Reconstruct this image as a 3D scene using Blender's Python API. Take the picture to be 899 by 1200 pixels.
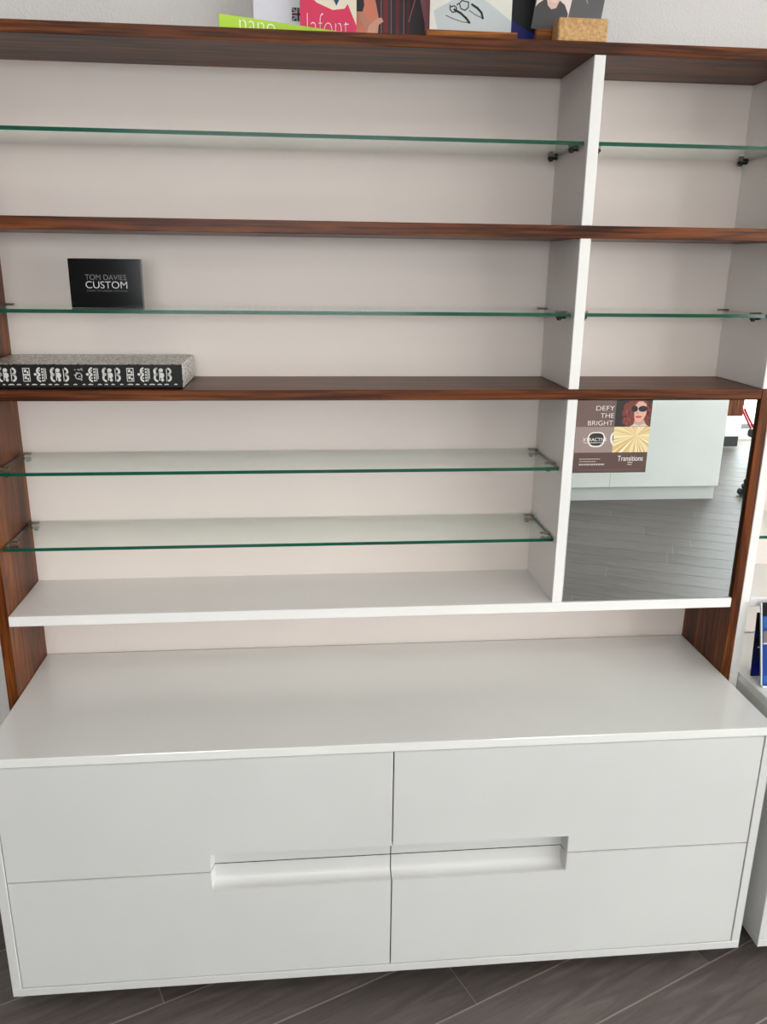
import bpy, bmesh, math, random
from mathutils import Vector, Matrix
random.seed(7)
C = bpy.context.scene.collection
for o in list(bpy.data.objects): bpy.data.objects.remove(o, do_unlink=True)
scn = bpy.context.scene

# ------------------------------------------------------------------ camera
cam = bpy.data.cameras.new('camera'); co = bpy.data.objects.new('camera', cam); C.objects.link(co)
F_PX = 954.54
cam.sensor_fit = 'HORIZONTAL'; cam.sensor_width = 36.0; cam.lens = F_PX / 899 * 36.0
cam.clip_start = 0.02; cam.clip_end = 200
R = Vector((0.99553976, -0.09354435, 0.01224888)); U = Vector((0.01553053, 0.29055896, 0.95673104)); Fw = Vector((0.0930558, 0.95227357, -0.2907158))
co.matrix_world = Matrix(((R.x, U.x, -Fw.x, -0.18764), (R.y, U.y, -Fw.y, -1.58570), (R.z, U.z, -Fw.z, 1.73190), (0, 0, 0, 1)))
scn.camera = co

# ------------------------------------------------------------------ world, exposure
w = bpy.data.worlds.new('World'); scn.world = w; w.use_nodes = True
bg = w.node_tree.nodes['Background']; bg.inputs[0].default_value = (0.965, 0.97, 1.0, 1); bg.inputs[1].default_value = 13.4
FILL = 9.0            # strength of the added, unseen ceiling fill panels
scn.view_settings.view_transform = 'Standard'; scn.view_settings.look = 'None'
scn.view_settings.gamma = 1.0; scn.view_settings.use_curve_mapping = False
scn.view_settings.exposure = -0.1
def portal(loc, rot, sx, sy):
    l = bpy.data.lights.new('window_portal', 'AREA'); l.shape = 'RECTANGLE'; l.size = sx; l.size_y = sy; l.cycles.is_portal = True
    o = bpy.data.objects.new('window_portal', l); C.objects.link(o); o.location = loc; o.rotation_euler = rot

# ------------------------------------------------------------------ materials
def lin(c):
    return tuple(((v / 255) / 12.92 if v / 255 <= .04045 else ((v / 255 + .055) / 1.055) ** 2.4) for v in c) + (1,)
class NT:
    def __init__(s, name):
        s.m = bpy.data.materials.new(name); s.m.use_nodes = True; s.t = s.m.node_tree; s.b = s.t.nodes['Principled BSDF']; s.out = s.t.nodes['Material Output']
    def n(s, typ, **kw):
        nd = s.t.nodes.new(typ)
        for k, v in kw.items():
            if k.startswith('i_'):
                key = k[2:]; nd.inputs[int(key) if key.isdigit() else key.replace('_', ' ')].default_value = v
            else: setattr(nd, k, v)
        return nd
    def l(s, a, b): s.t.links.new(a, b)
def coords(k, scale, rot=(0, 0, 0)):
    tc = k.n('ShaderNodeTexCoord'); mp = k.n('ShaderNodeMapping'); mp.inputs['Scale'].default_value = scale; mp.inputs['Rotation'].default_value = rot
    k.l(tc.outputs['Object'], mp.inputs['Vector']); return mp.outputs['Vector']
def ramp(k, fac, stops):
    r = k.n('ShaderNodeValToRGB'); e = r.color_ramp.elements
    while len(e) < len(stops): e.new(0.5)
    for i, (p, c) in enumerate(stops): e[i].position = p; e[i].color = c
    k.l(fac, r.inputs[0]); return r.outputs[0]
def plain(name, rgb, rough=.5, metal=0, spec=.5, coat=0):
    k = NT(name); b = k.b; b.inputs['Base Color'].default_value = lin(rgb); b.inputs['Roughness'].default_value = rough; b.inputs['Metallic'].default_value = metal
    b.inputs['Specular IOR Level'].default_value = spec; b.inputs['Coat Weight'].default_value = coat; b.inputs['Coat Roughness'].default_value = .05
    return k.m
def lacquer(name, rgb, rough, bump=.0, coat=0.0):
    k = NT(name); v = coords(k, (1, 1, 1))
    nz = k.n('ShaderNodeTexNoise', i_Scale=3.0, i_Detail=3.0); k.l(v, nz.inputs['Vector'])
    a = lin(rgb); d = tuple(x * .965 for x in a[:3]) + (1,)
    k.l(ramp(k, nz.outputs[0], [(.35, d), (.65, a)]), k.b.inputs['Base Color'])
    k.b.inputs['Roughness'].default_value = rough; k.b.inputs['Coat Weight'].default_value = coat; k.b.inputs['Coat Roughness'].default_value = .04
    if bump:
        n2 = k.n('ShaderNodeTexNoise', i_Scale=60.0, i_Detail=2.0); k.l(v, n2.inputs['Vector'])
        bp = k.n('ShaderNodeBump', i_Strength=bump, i_Distance=.002); k.l(n2.outputs[0], bp.inputs['Height']); k.l(bp.outputs[0], k.b.inputs['Normal'])
    return k.m
def wood(name, axis, dark, mid, light, rough=.35):
    k = NT(name); s = [26, 26, 26]; s[axis] = 1.6
    v = coords(k, tuple(s))
    n1 = k.n('ShaderNodeTexNoise', i_Scale=1.0, i_Detail=6.0, i_Roughness=.62, i_Distortion=.7); k.l(v, n1.inputs['Vector'])
    s2 = [5.5, 5.5, 5.5]; s2[axis] = .8
    v2 = coords(k, tuple(s2)); wv = k.n('ShaderNodeTexNoise', i_Scale=1.0, i_Detail=1.0, i_Distortion=.45); k.l(v2, wv.inputs['Vector'])
    mu = k.n('ShaderNodeMath', operation='MULTIPLY', i_1=12.0); k.l(wv.outputs[0], mu.inputs[0])
    fr = k.n('ShaderNodeMath', operation='FRACT'); k.l(mu.outputs[0], fr.inputs[0])
    s3 = [170, 170, 170]; s3[axis] = 5
    v3 = coords(k, tuple(s3)); n3 = k.n('ShaderNodeTexNoise', i_Scale=1.0, i_Detail=2.0); k.l(v3, n3.inputs['Vector'])
    c1 = ramp(k, n1.outputs[0], [(.28, lin(dark)), (.5, lin(mid)), (.74, lin(light))])
    c2 = ramp(k, fr.outputs[0], [(.0, (.30, .27, .25, 1)), (.16, (1, 1, 1, 1)), (.80, (.92, .92, .92, 1)), (1.0, (.45, .42, .4, 1))])
    c3 = ramp(k, n3.outputs[0], [(.38, (.30, .27, .25, 1)), (.52, (1, 1, 1, 1))])
    m1 = k.n('ShaderNodeMix', data_type='RGBA', blend_type='MULTIPLY'); m1.inputs[0].default_value = .7; k.l(c1, m1.inputs[6]); k.l(c2, m1.inputs[7])
    m2 = k.n('ShaderNodeMix', data_type='RGBA', blend_type='MULTIPLY'); m2.inputs[0].default_value = .85; k.l(m1.outputs[2], m2.inputs[6]); k.l(c3, m2.inputs[7])
    k.l(m2.outputs[2], k.b.inputs['Base Color']); k.b.inputs['Roughness'].default_value = rough; k.b.inputs['Specular IOR Level'].default_value = .2
    bp = k.n('ShaderNodeBump', i_Strength=.25, i_Distance=.001); k.l(n3.outputs[0], bp.inputs['Height']); k.l(bp.outputs[0], k.b.inputs['Normal'])
    return k.m
def schlick(k, f0=.04):
    g = k.n('ShaderNodeNewGeometry'); dt = k.n('ShaderNodeVectorMath', operation='DOT_PRODUCT'); k.l(g.outputs['Normal'], dt.inputs[0]); k.l(g.outputs['Incoming'], dt.inputs[1])
    ab = k.n('ShaderNodeMath', operation='ABSOLUTE'); k.l(dt.outputs['Value'], ab.inputs[0])
    om = k.n('ShaderNodeMath', operation='SUBTRACT', i_0=1.0); k.l(ab.outputs[0], om.inputs[1])
    pw = k.n('ShaderNodeMath', operation='POWER', i_1=5.0); k.l(om.outputs[0], pw.inputs[0])
    ma = k.n('ShaderNodeMath', operation='MULTIPLY_ADD', i_1=1 - f0, i_2=f0); k.l(pw.outputs[0], ma.inputs[0]); return ma.outputs[0]
def thin_glass(name, tint, f0=.04, haze=None):
    k = NT(name); tr = k.n('ShaderNodeBsdfTransparent'); tr.inputs[0].default_value = tint
    gl = k.n('ShaderNodeBsdfGlossy'); gl.inputs['Roughness'].default_value = .01; gl.inputs[0].default_value = (.95, 1, .98, 1)
    mx = k.n('ShaderNodeMixShader'); k.l(schlick(k, f0), mx.inputs[0]); k.l(tr.outputs[0], mx.inputs[1]); k.l(gl.outputs[0], mx.inputs[2])
    k.l(mx.outputs[0], k.out.inputs[0]); k.t.nodes.remove(k.b); return k.m
def emis(name, rgb, st):
    k = NT(name); e = k.n('ShaderNodeEmission'); e.inputs[0].default_value = rgb; e.inputs[1].default_value = st; k.l(e.outputs[0], k.out.inputs[0]); k.t.nodes.remove(k.b); return k.m

M = {}
WD = dict(dark=(44, 16, 3), mid=(106, 52, 17), light=(148, 86, 38))
M['wood_x'] = wood('stained_oak_lengthwise', 0, **WD)
M['wood_z'] = wood('stained_oak_upright', 2, **WD)
M['white'] = lacquer('white_shelf_lacquer', (236, 233, 230), .35)
M['gloss'] = lacquer('white_gloss_lacquer', (232, 232, 228), .12, .03, coat=.6)
M['front'] = lacquer('white_drawer_lacquer', (210, 209, 207), .22, .06)
M['back'] = lacquer('shade_toned_back_panel', (223, 211, 204), .5)  # white panel; shade of the bays is put into this darker cream tone
M['glass'] = thin_glass('clear_float_glass', (.955, .98, .968, 1), .05)
k = NT('green_glass_edge'); k.b.inputs['Base Color'].default_value = lin((6, 76, 56)); k.b.inputs['Roughness'].default_value = .12
k.b.inputs['Transmission Weight'].default_value = .12; M['gedge'] = k.m
M['nickel'] = plain('brushed_nickel', (150, 138, 125), .35, 1)
M['gend'] = plain('dark_glass_end', (14, 34, 28), .2)
M['black_rubber'] = plain('black_rubber', (22, 20, 20), .5)
M['mirror'] = plain('silvered_glass', (232, 240, 240), .0, 1)
M['dark'] = plain('dark_void_board', (14, 13, 13), .6)
M['plinth'] = plain('black_plinth', (30, 28, 27), .6)
k = NT('white_wall_plaster'); v = coords(k, (1, 1, 1)); nz = k.n('ShaderNodeTexNoise', i_Scale=170.0, i_Detail=3.0, i_Roughness=.7); k.l(v, nz.inputs['Vector'])
bp = k.n('ShaderNodeBump', i_Strength=.55, i_Distance=.004); k.l(nz.outputs[0], bp.inputs['Height']); k.l(bp.outputs[0], k.b.inputs['Normal'])
k.b.inputs['Base Color'].default_value = lin((226, 222, 220)); k.b.inputs['Roughness'].default_value = .85; M['wall'] = k.m
M['ceil'] = plain('white_ceiling_paint', (236, 236, 234), .9)
# floor plank: dark taupe wood-look tile
k = NT('dark_taupe_plank'); oi = k.n('ShaderNodeObjectInfo')
v = coords(k, (2.2, 22, 22), (0, 0, 0)); add = k.n('ShaderNodeVectorMath', operation='ADD'); k.l(v, add.inputs[0]); k.l(oi.outputs['Location'], add.inputs[1])
nz = k.n('ShaderNodeTexNoise', i_Scale=1.0, i_Detail=7.0, i_Roughness=.6, i_Distortion=2.2); k.l(add.outputs[0], nz.inputs['Vector'])
c = ramp(k, nz.outputs[0], [(.25, lin((72, 65, 62))), (.5, lin((92, 84, 80))), (.75, lin((110, 101, 96)))])
mr = k.n('ShaderNodeMapRange', i_3=.86, i_4=1.12); k.l(oi.outputs['Random'], mr.inputs[0])
mx = k.n('ShaderNodeMix', data_type='RGBA', blend_type='MULTIPLY'); mx.inputs[0].default_value = 1; k.l(c, mx.inputs[6]); k.l(mr.outputs[0], mx.inputs[7])
k.l(mx.outputs[2], k.b.inputs['Base Color']); k.b.inputs['Roughness'].default_value = .46
bp = k.n('ShaderNodeBump', i_Strength=.2, i_Distance=.002); k.l(nz.outputs[0], bp.inputs['Height']); k.l(bp.outputs[0], k.b.inputs['Normal']); M['plank'] = k.m
M['grout'] = plain('pale_grout', (146, 138, 131), .8)
M['pane'] = thin_glass('window_glass', (.95, .97, .96, 1), .04)
M['alu'] = plain('grey_window_frame', (120, 122, 124), .4, .3)
M['paving'] = plain('light_paving', (170, 168, 162), .9)
M['fill'] = emis('added_fill_glow', (1, .965, .92, 1), FILL)  # glow of the added ceiling fill panels

# ------------------------------------------------------------------ mesh helpers
def wloc(o):
    p = Vector(o.location)
    if o.parent: p = p + o.matrix_parent_inverse.translation + wloc(o.parent)
    return p
def attach(o, parent):
    """parts are written in world coordinates; the thing's Empty stands at the thing's base"""
    o.parent = parent; o.matrix_parent_inverse = Matrix.Translation(-wloc(parent))
def bx(bm, x0, x1, y0, y1, z0, z1, bev=0, seg=1):
    r = bmesh.ops.create_cube(bm, size=1); vs = r['verts']
    for v in vs: v.co = Vector(((x0 + x1) / 2 + v.co.x * (x1 - x0), (y0 + y1) / 2 + v.co.y * (y1 - y0), (z0 + z1) / 2 + v.co.z * (z1 - z0)))
    if bev:
        es = {e for v in vs for e in v.link_edges}
        bmesh.ops.bevel(bm, geom=list(es), offset=bev, segments=seg, affect='EDGES', profile=.5)
def obj(name, bm, mat, parent=None, smooth=False):
    me = bpy.data.meshes.new(name); bmesh.ops.recalc_face_normals(bm, faces=bm.faces[:]); bm.to_mesh(me); bm.free()
    for m_ in (mat if isinstance(mat, (list, tuple)) else [mat]): me.materials.append(M[m_] if isinstance(m_, str) else m_)
    if smooth:
        for p in me.polygons: p.use_smooth = True
    o = bpy.data.objects.new(name, me); C.objects.link(o)
    if parent: attach(o, parent)
    return o
def box(name, x0, x1, y0, y1, z0, z1, mat, parent=None, bev=.0012):
    bm = bmesh.new(); bx(bm, x0, x1, y0, y1, z0, z1, bev, 2 if bev > .003 else 1); return obj(name, bm, mat, parent)
def tag(o, label, cat, group=None):
    o['label'] = label; o['category'] = cat
    if group: o['group'] = group
    return o
def struct(o): o['kind'] = 'structure'; return o
def empty(name, loc=(0, 0, 0)):
    o = bpy.data.objects.new(name, None); C.objects.link(o); o.location = loc; o.empty_display_size = .05; return o
def poly(name, pts, y, mat, parent=None, th=.0004, close=True):
    """flat printed shape: pts in (x,z), lying at depth y, facing -Y"""
    bm = bmesh.new(); a = [bm.verts.new((p[0], y, p[1])) for p in pts]; f = bm.faces.new(a)
    r = bmesh.ops.extrude_face_region(bm, geom=[f])
    for v in r['geom']:
        if isinstance(v, bmesh.types.BMVert): v.co.y += th
    return obj(name, bm, mat, parent)
def ell(cx, cz, rx, rz, n=20, a0=0, a1=2 * math.pi):
    return [(cx + rx * math.cos(a0 + (a1 - a0) * i / n), cz + rz * math.sin(a0 + (a1 - a0) * i / n)) for i in range(n if abs(a1 - a0 - 2 * math.pi) < 1e-6 else n + 1)]
def tube_bm(bm, pts, r, n=8, cap=True):
    pts = [Vector(p) for p in pts]; rings = []
    rr = r if isinstance(r, (list, tuple)) else [r] * len(pts)
    for i, p in enumerate(pts):
        d = (pts[min(i + 1, len(pts) - 1)] - pts[max(i - 1, 0)]).normalized()
        u = d.cross(Vector((0, 0, 1)));
        if u.length < 1e-4: u = d.cross(Vector((0, 1, 0)))
        u.normalize(); v = d.cross(u)
        rings.append([bm.verts.new(p + rr[i] * (math.cos(2 * math.pi * j / n) * u + math.sin(2 * math.pi * j / n) * v)) for j in range(n)])
    for a, b in zip(rings, rings[1:]):
        for j in range(n): bm.faces.new((a[j], a[(j + 1) % n], b[(j + 1) % n], b[j]))
    if cap: bm.faces.new(rings[0][::-1]); bm.faces.new(rings[-1])
def tube(name, pts, r, mat, parent=None, n=8):
    bm = bmesh.new(); tube_bm(bm, pts, r, n); return obj(name, bm, mat, parent, True)
def text(name, body, x0, x1, z0, z1, y, mat, parent=None, ext=.0002, M4=None, thin=0.0):
    """lettering fitted to a box in the XZ plane, facing -Y"""
    cu = bpy.data.curves.new(name, 'FONT'); cu.body = body; cu.size = 1; cu.extrude = 0; cu.offset = thin
    t = bpy.data.objects.new('tmp', cu); C.objects.link(t)
    dg = bpy.context.evaluated_depsgraph_get(); me = bpy.data.meshes.new_from_object(t.evaluated_get(dg)); bpy.data.objects.remove(t)
    xs = [v.co.x for v in me.vertices]; ys = [v.co.y for v in me.vertices]
    ax, bx_, ay, by = min(xs), max(xs), min(ys), max(ys)
    for v in me.vertices:
        p = Vector((x0 + (v.co.x - ax) / (bx_ - ax) * (x1 - x0), y - ext, z0 + (v.co.y - ay) / (by - ay) * (z1 - z0)))
        v.co = M4 @ p if M4 else p
    me.materials.clear(); me.materials.append(M[mat] if isinstance(mat, str) else mat); me.name = name
    o = bpy.data.objects.new(name, me); C.objects.link(o)
    if parent: attach(o, parent)
    return o
_cm = {}
def col(rgb, rough=.5):
    key = (rgb, rough)
    if key not in _cm: _cm[key] = plain('print_%d_%d_%d' % rgb, rgb, rough)
    return _cm[key]

# ------------------------------------------------------------------ measured levels (metres, floor = 0)
XL, XR, XPO = -.9, .9, .925
YF, YB = .267, .504
D1, D2 = .4237, .4485
ZB, ZDB, ZRB, ZSP, ZRT, ZTB, ZT = .060, .082, .3334, .3826, .4292, .683, .705
ZSB, ZS = .894, .9196
Z3B, Z3T, Z2B, Z2T, ZTPB, ZTPT = 1.434, 1.4578, 1.7928, 1.8195, 2.1564, 2.180
G = dict(g1=1.9921, g2=1.6306, g3=1.2672, g4=1.0854)
YG = .285

# ------------------------------------------------------------------ the room
RX0, RX1, RY0, RY1, RH = -3.4, 6.0, -6.0, .53, 2.95
floor = struct(box('floor', RX0, RX1, RY0, RY1, -.10, -.0012, 'grout', bev=0))
ang = math.radians(22.7); ca, sa = math.cos(ang), math.sin(ang)
PW, PL, GP = .1775, 1.2, .0048
rows = range(-46, 40)
known = {0: -.508, 1: .2, 2: .17, 3: .78}
pm = None
def clip_poly(pts, inside, inter):
    out = []
    for i in range(len(pts)):
        a, b = pts[i], pts[(i + 1) % len(pts)]
        if inside(a):
            out.append(a)
            if not inside(b): out.append(inter(a, b))
        elif inside(b): out.append(inter(a, b))
    return out
def clip_rect(pts):
    for axis, lim, sgn in ((0, RX0 + .003, 1), (0, RX1 - .003, -1), (1, RY0 + .003, 1), (1, RY1 - .003, -1)):
        if not pts: return pts
        ins = lambda p: (p[axis] - lim) * sgn >= 0
        def itr(a, b):
            t = (lim - a[axis]) / (b[axis] - a[axis]); return (a[0] + t * (b[0] - a[0]), a[1] + t * (b[1] - a[1]))
        pts = clip_poly(pts, ins, itr)
    return pts
planks = []
for r in rows:
    # row r lies between offset n0 and n0+PW ; row 0 starts at the line with offset .223
    n0 = .223 - r * PW; n1 = n0 + PW
    rnd = random.Random(r * 13 + 5); t0 = known.get(r, rnd.uniform(0, PL))
    for kx in range(-8, 9):
        a, b = t0 + kx * PL, t0 + (kx + 1) * PL
        q = [(a + .0014, n0 + GP / 2), (b - .0014, n0 + GP / 2), (b - .0014, n1 - GP / 2), (a + .0014, n1 - GP / 2)]
        pts = clip_rect([(t * ca - n * sa, t * sa + n * ca) for t, n in q])
        if len(pts) < 3: continue
        area = abs(sum(pts[i][0] * pts[(i + 1) % len(pts)][1] - pts[(i + 1) % len(pts)][0] * pts[i][1] for i in range(len(pts)))) / 2
        if area < .004: continue
        cx = sum(p[0] for p in pts) / len(pts); cy = sum(p[1] for p in pts) / len(pts)
        planks.append((pts, cx, cy))
planks.sort(key=lambda p: (p[1] - .6) ** 2 + (p[2] + .3) ** 2)
def plank_bm(bm, pts, cx, cy, local):
    # written in a frame turned to the plank direction so that the grain runs along it
    def fr(p):
        if not local: return p
        dx, dy = p[0] - cx, p[1] - cy; return (dx * ca + dy * sa, -dx * sa + dy * ca)
    lo = [bm.verts.new((*fr(p), -.010)) for p in pts]; hi = [bm.verts.new((*fr(p), 0)) for p in pts]
    bm.faces.new(hi); bm.faces.new(lo[::-1]); n = len(pts)
    for i in range(n): bm.faces.new((lo[i], lo[(i + 1) % n], hi[(i + 1) % n], hi[i]))
for pts, cx, cy in planks[:300]:
    bm = bmesh.new(); plank_bm(bm, pts, cx, cy, True); o = obj('plank', bm, 'plank', floor); o.location = (cx, cy, 0); o.rotation_euler = (0, 0, ang)
if planks[300:]:
    bm = bmesh.new()
    for pts, cx, cy in planks[300:]: plank_bm(bm, pts, cx, cy, False)
    o = obj('far_planks', bm, 'plank', floor); o['kind'] = 'stuff'
struct(box('ceiling', RX0 - .2, RX1 + .2, RY0 - .2, RY1 + .2, RH, RH + .12, 'ceil', bev=0))
struct(box('wall_back', RX0 - .2, RX1 + .2, RY1, RY1 + .2, -.1, RH, 'wall', bev=0))
struct(box('wall_left', RX0 - .2, RX0, RY0 - .2, RY1, -.1, RH, plain('bounce_cutting_wall_grey', (92, 88, 86), .8), bev=0))  # unseen wall, dark grey chosen to cut light bouncing into the bays
def wall_with_holes(name, axis, pos0, pos1, a0, a1, holes):
    """wall slab across `axis`; holes = [(lo,hi,zlo,zhi)] sorted along the wall"""
    bm = bmesh.new(); cur = a0
    def seg(u0, u1, z0, z1):
        if u1 - u0 < 1e-4 or z1 - z0 < 1e-4: return
        if axis == 'x': bx(bm, pos0, pos1, u0, u1, z0, z1)
        else: bx(bm, u0, u1, pos0, pos1, z0, z1)
    for lo, hi, z0, z1 in holes:
        seg(cur, lo, -.1, RH); seg(lo, hi, -.1, z0); seg(lo, hi, z1, RH); cur = hi
    seg(cur, a1, -.1, RH); return struct(obj(name, bm, 'wall'))
HR = [(-5.7, -3.75, .10, 2.80), (-3.65, -1.75, .10, 2.80), (-1.65, .15, .10, 2.80)]
HF = [(-1.8, .9, 1.3, 2.75), (4.22, 5.8, .10, 2.80)]
wall_with_holes('wall_right', 'x', RX1, RX1 + .2, RY0 - .2, RY1, HR)
wall_with_holes('wall_front', 'y', RY0 - .2, RY0, RX0, RX1, HF)
n = 0
for axis, holes in (('x', HR), ('y', HF)):
    for lo, hi, z0, z1 in holes:
        n += 1; e = struct(empty('window_%d' % n))
        P0 = RX1 + .07 if axis == 'x' else RY0 - .13
        def sl(nm, u0, u1, a, b, d0, d1, mt):
            if axis == 'x': return box(nm, P0 + d0, P0 + d1, u0, u1, a, b, mt, e, 0)
            return box(nm, u0, u1, P0 + d0, P0 + d1, a, b, mt, e, 0)
        f = .05
        sl('frame_rail', lo, hi, z0, z0 + f, 0, .06, 'alu'); sl('frame_rail', lo, hi, z1 - f, z1, 0, .06, 'alu')
        sl('frame_stile', lo, lo + f, z0 + f, z1 - f, 0, .06, 'alu'); sl('frame_stile', hi - f, hi, z0 + f, z1 - f, 0, .06, 'alu')
        sl('pane', lo + f, hi - f, z0 + f, z1 - f, .027, .033, 'pane')
        if axis == 'x': portal((RX1 + .19, (lo + hi) / 2, (z0 + z1) / 2), (0, math.radians(90), 0), z1 - z0, hi - lo)
        else: portal(((lo + hi) / 2, RY0 - .19, (z0 + z1) / 2), (math.radians(90), 0, 0), hi - lo, z1 - z0)
g = struct(box('ground', -20, 25, -30, 20, -.3, -.12, 'paving', bev=0))

# ------------------------------------------------------------------ wall shelving
U1 = empty('display_shelving', (0, .385, 0))
tag(U1, 'tall wall shelving of dark stained oak boards and white panels behind the sideboard', 'shelving')
def part(nm, x0, x1, y0, y1, z0, z1, mt, bev=.0012, parent=U1): return box(nm, x0, x1, y0, y1, z0, z1, mt, parent, bev)
part('side_panel', -XPO, XL, YF, YB, 0, ZTPB, 'wood_z')
part('side_panel', XR + .0003, XPO, YF, YB, 0, Z3T, 'wood_z')
part('top_board', -XPO, XPO, YF, YB + .012, ZTPB, ZTPT, 'wood_x')
part('wood_shelf', XL + .0003, XPO, YF, YB, Z2B, Z2T, 'wood_x')
part('wood_shelf', XL + .0003, XR - .0003, YF, YB, Z3B, Z3T, 'wood_x')
part('white_shelf', XL + .0003, XR - .0003, YF, YB, ZSB, ZS, 'white')
for z0, z1 in ((ZS, Z3B), (Z3T, Z2B), (Z2T, ZTPB)):
    part('divider', D1, D2, YF + .0005, YB, z0 + .0003, z1 - .0003, 'white')
for z0, z1 in ((Z3T, Z2B), (Z2T, ZTPB)):
    part('white_side_panel', XR, XPO, YF + .0005, YB, z0 + .0003, z1 - .0003, 'white')
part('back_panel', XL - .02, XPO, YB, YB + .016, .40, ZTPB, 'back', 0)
def pins(xa, xb, z, parent):
    for y in (YG + .040, YB - .022):
        for x, s in ((xa, 1), (xb, -1)):
            # clamp: block at the panel, nickel jaw above the glass, black jaw below
            bm = bmesh.new(); xa_, xb_ = sorted((x + s * .0004, x + s * .0026)); bx(bm, xa_, xb_, y - .006, y + .006, z - .0135, z + .0026)
            p = obj('shelf_clip', bm, 'nickel', parent)
            bm = bmesh.new(); ja, jb = sorted((x + s * .0005, x + s * .026)); bx(bm, ja, jb, y - .0055, y + .0055, z + .0002, z + .0028, .0011, 2); obj('upper_jaw', bm, 'nickel', p, False)
            bm = bmesh.new(); tube_bm(bm, [(x + s * .0015, y, z - .0120), (x + s * .024, y, z - .0120)], .0034, 12); tube_bm(bm, [(x + s * .017, y, z - .0190), (x + s * .017, y, z - .0084)], .0050, 12); obj('lower_jaw', bm, 'black_rubber', p)
def glass(x0, x1, z, label, y0=YG, y1=YB - .003, name='glass_shelf', group=None):
    bm = bmesh.new(); bx(bm, x0, x1, y0, y1, z - .008, z)
    for f in bm.faces: f.material_index = 0 if (abs(f.normal.z) > .5 or f.normal.y > .5) else 1
    for f in bm.faces:
        if abs(f.normal.x) > .5: f.material_index = 2
    o = obj(name, bm, ['glass', 'gedge', 'gend']); return tag(o, label, 'shelf', group)
gx0, gx1 = XL + .003, D1 - .003
glass(gx0, gx1, G['g1'], 'long clear glass shelf directly under the top wooden board')
glass(gx0, gx1, G['g2'], 'long clear glass shelf carrying the black card block')
glass(gx0, gx1, G['g3'], 'upper long clear glass shelf in the bay beside the mirror')
glass(gx0, gx1, G['g4'], 'lower long clear glass shelf just above the thick white shelf')
glass(D2 + .003, XR - .003, G['g1'], 'short clear glass shelf in the narrow bay under the top board')
glass(D2 + .003, XR - .003, G['g2'], 'short clear glass shelf in the narrow bay above the mirror')
for z in G.values(): pins(XL, D1, z, U1)
for z in (G['g1'], G['g2']): pins(D2, XR, z, U1)

# mirror
MI = empty('mirror', ((D2 + XR) / 2, .272, ZS)); tag(MI, 'square frameless mirror set in the bay below the wooden shelf', 'mirror')
box('mirror_glass', D2 + .0015, .8915, .2695, .2745, ZS + .002, Z3B - .0012, 'mirror', MI, .0008)
box('backing_board', D2 + .0005, XR - .0003, .276, .286, ZS + .0005, Z3B - .0005, 'dark', MI, 0)

# ------------------------------------------------------------------ sideboard
SB = empty('sideboard', (0, .25, 0)); tag(SB, 'low white lacquered sideboard with four handleless drawers below the shelves', 'sideboard')
SBB = .50
def sbp(nm, *a, mt='front', bev=.0012, parent=SB): return box(nm, *a, mt, parent, bev)
sbp('top_panel', XL + .0006, XR - .0006, 0, SBB, ZTB, ZT, mt='gloss', bev=.0016)
sbp('side_panel', XL + .0006, XL + .0226, 0, SBB, ZB + .022, ZTB)
sbp('side_panel', XR - .0226, XR - .0006, 0, SBB, ZB + .022, ZTB)
sbp('bottom_panel', XL + .0006, XR - .0006, 0, SBB, ZB, ZB + .022)
sbp('inner_back', XL + .0226, XR - .0226, .045, .055, ZB + .022, ZTB, mt='dark', bev=0)
sbp('plinth', XL + .06, XR - .06, .07, SBB, .0, ZB, mt='plinth', bev=0)
gp = .0012; FY = .0015; FT = .02; DEPTH = .031
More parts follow.
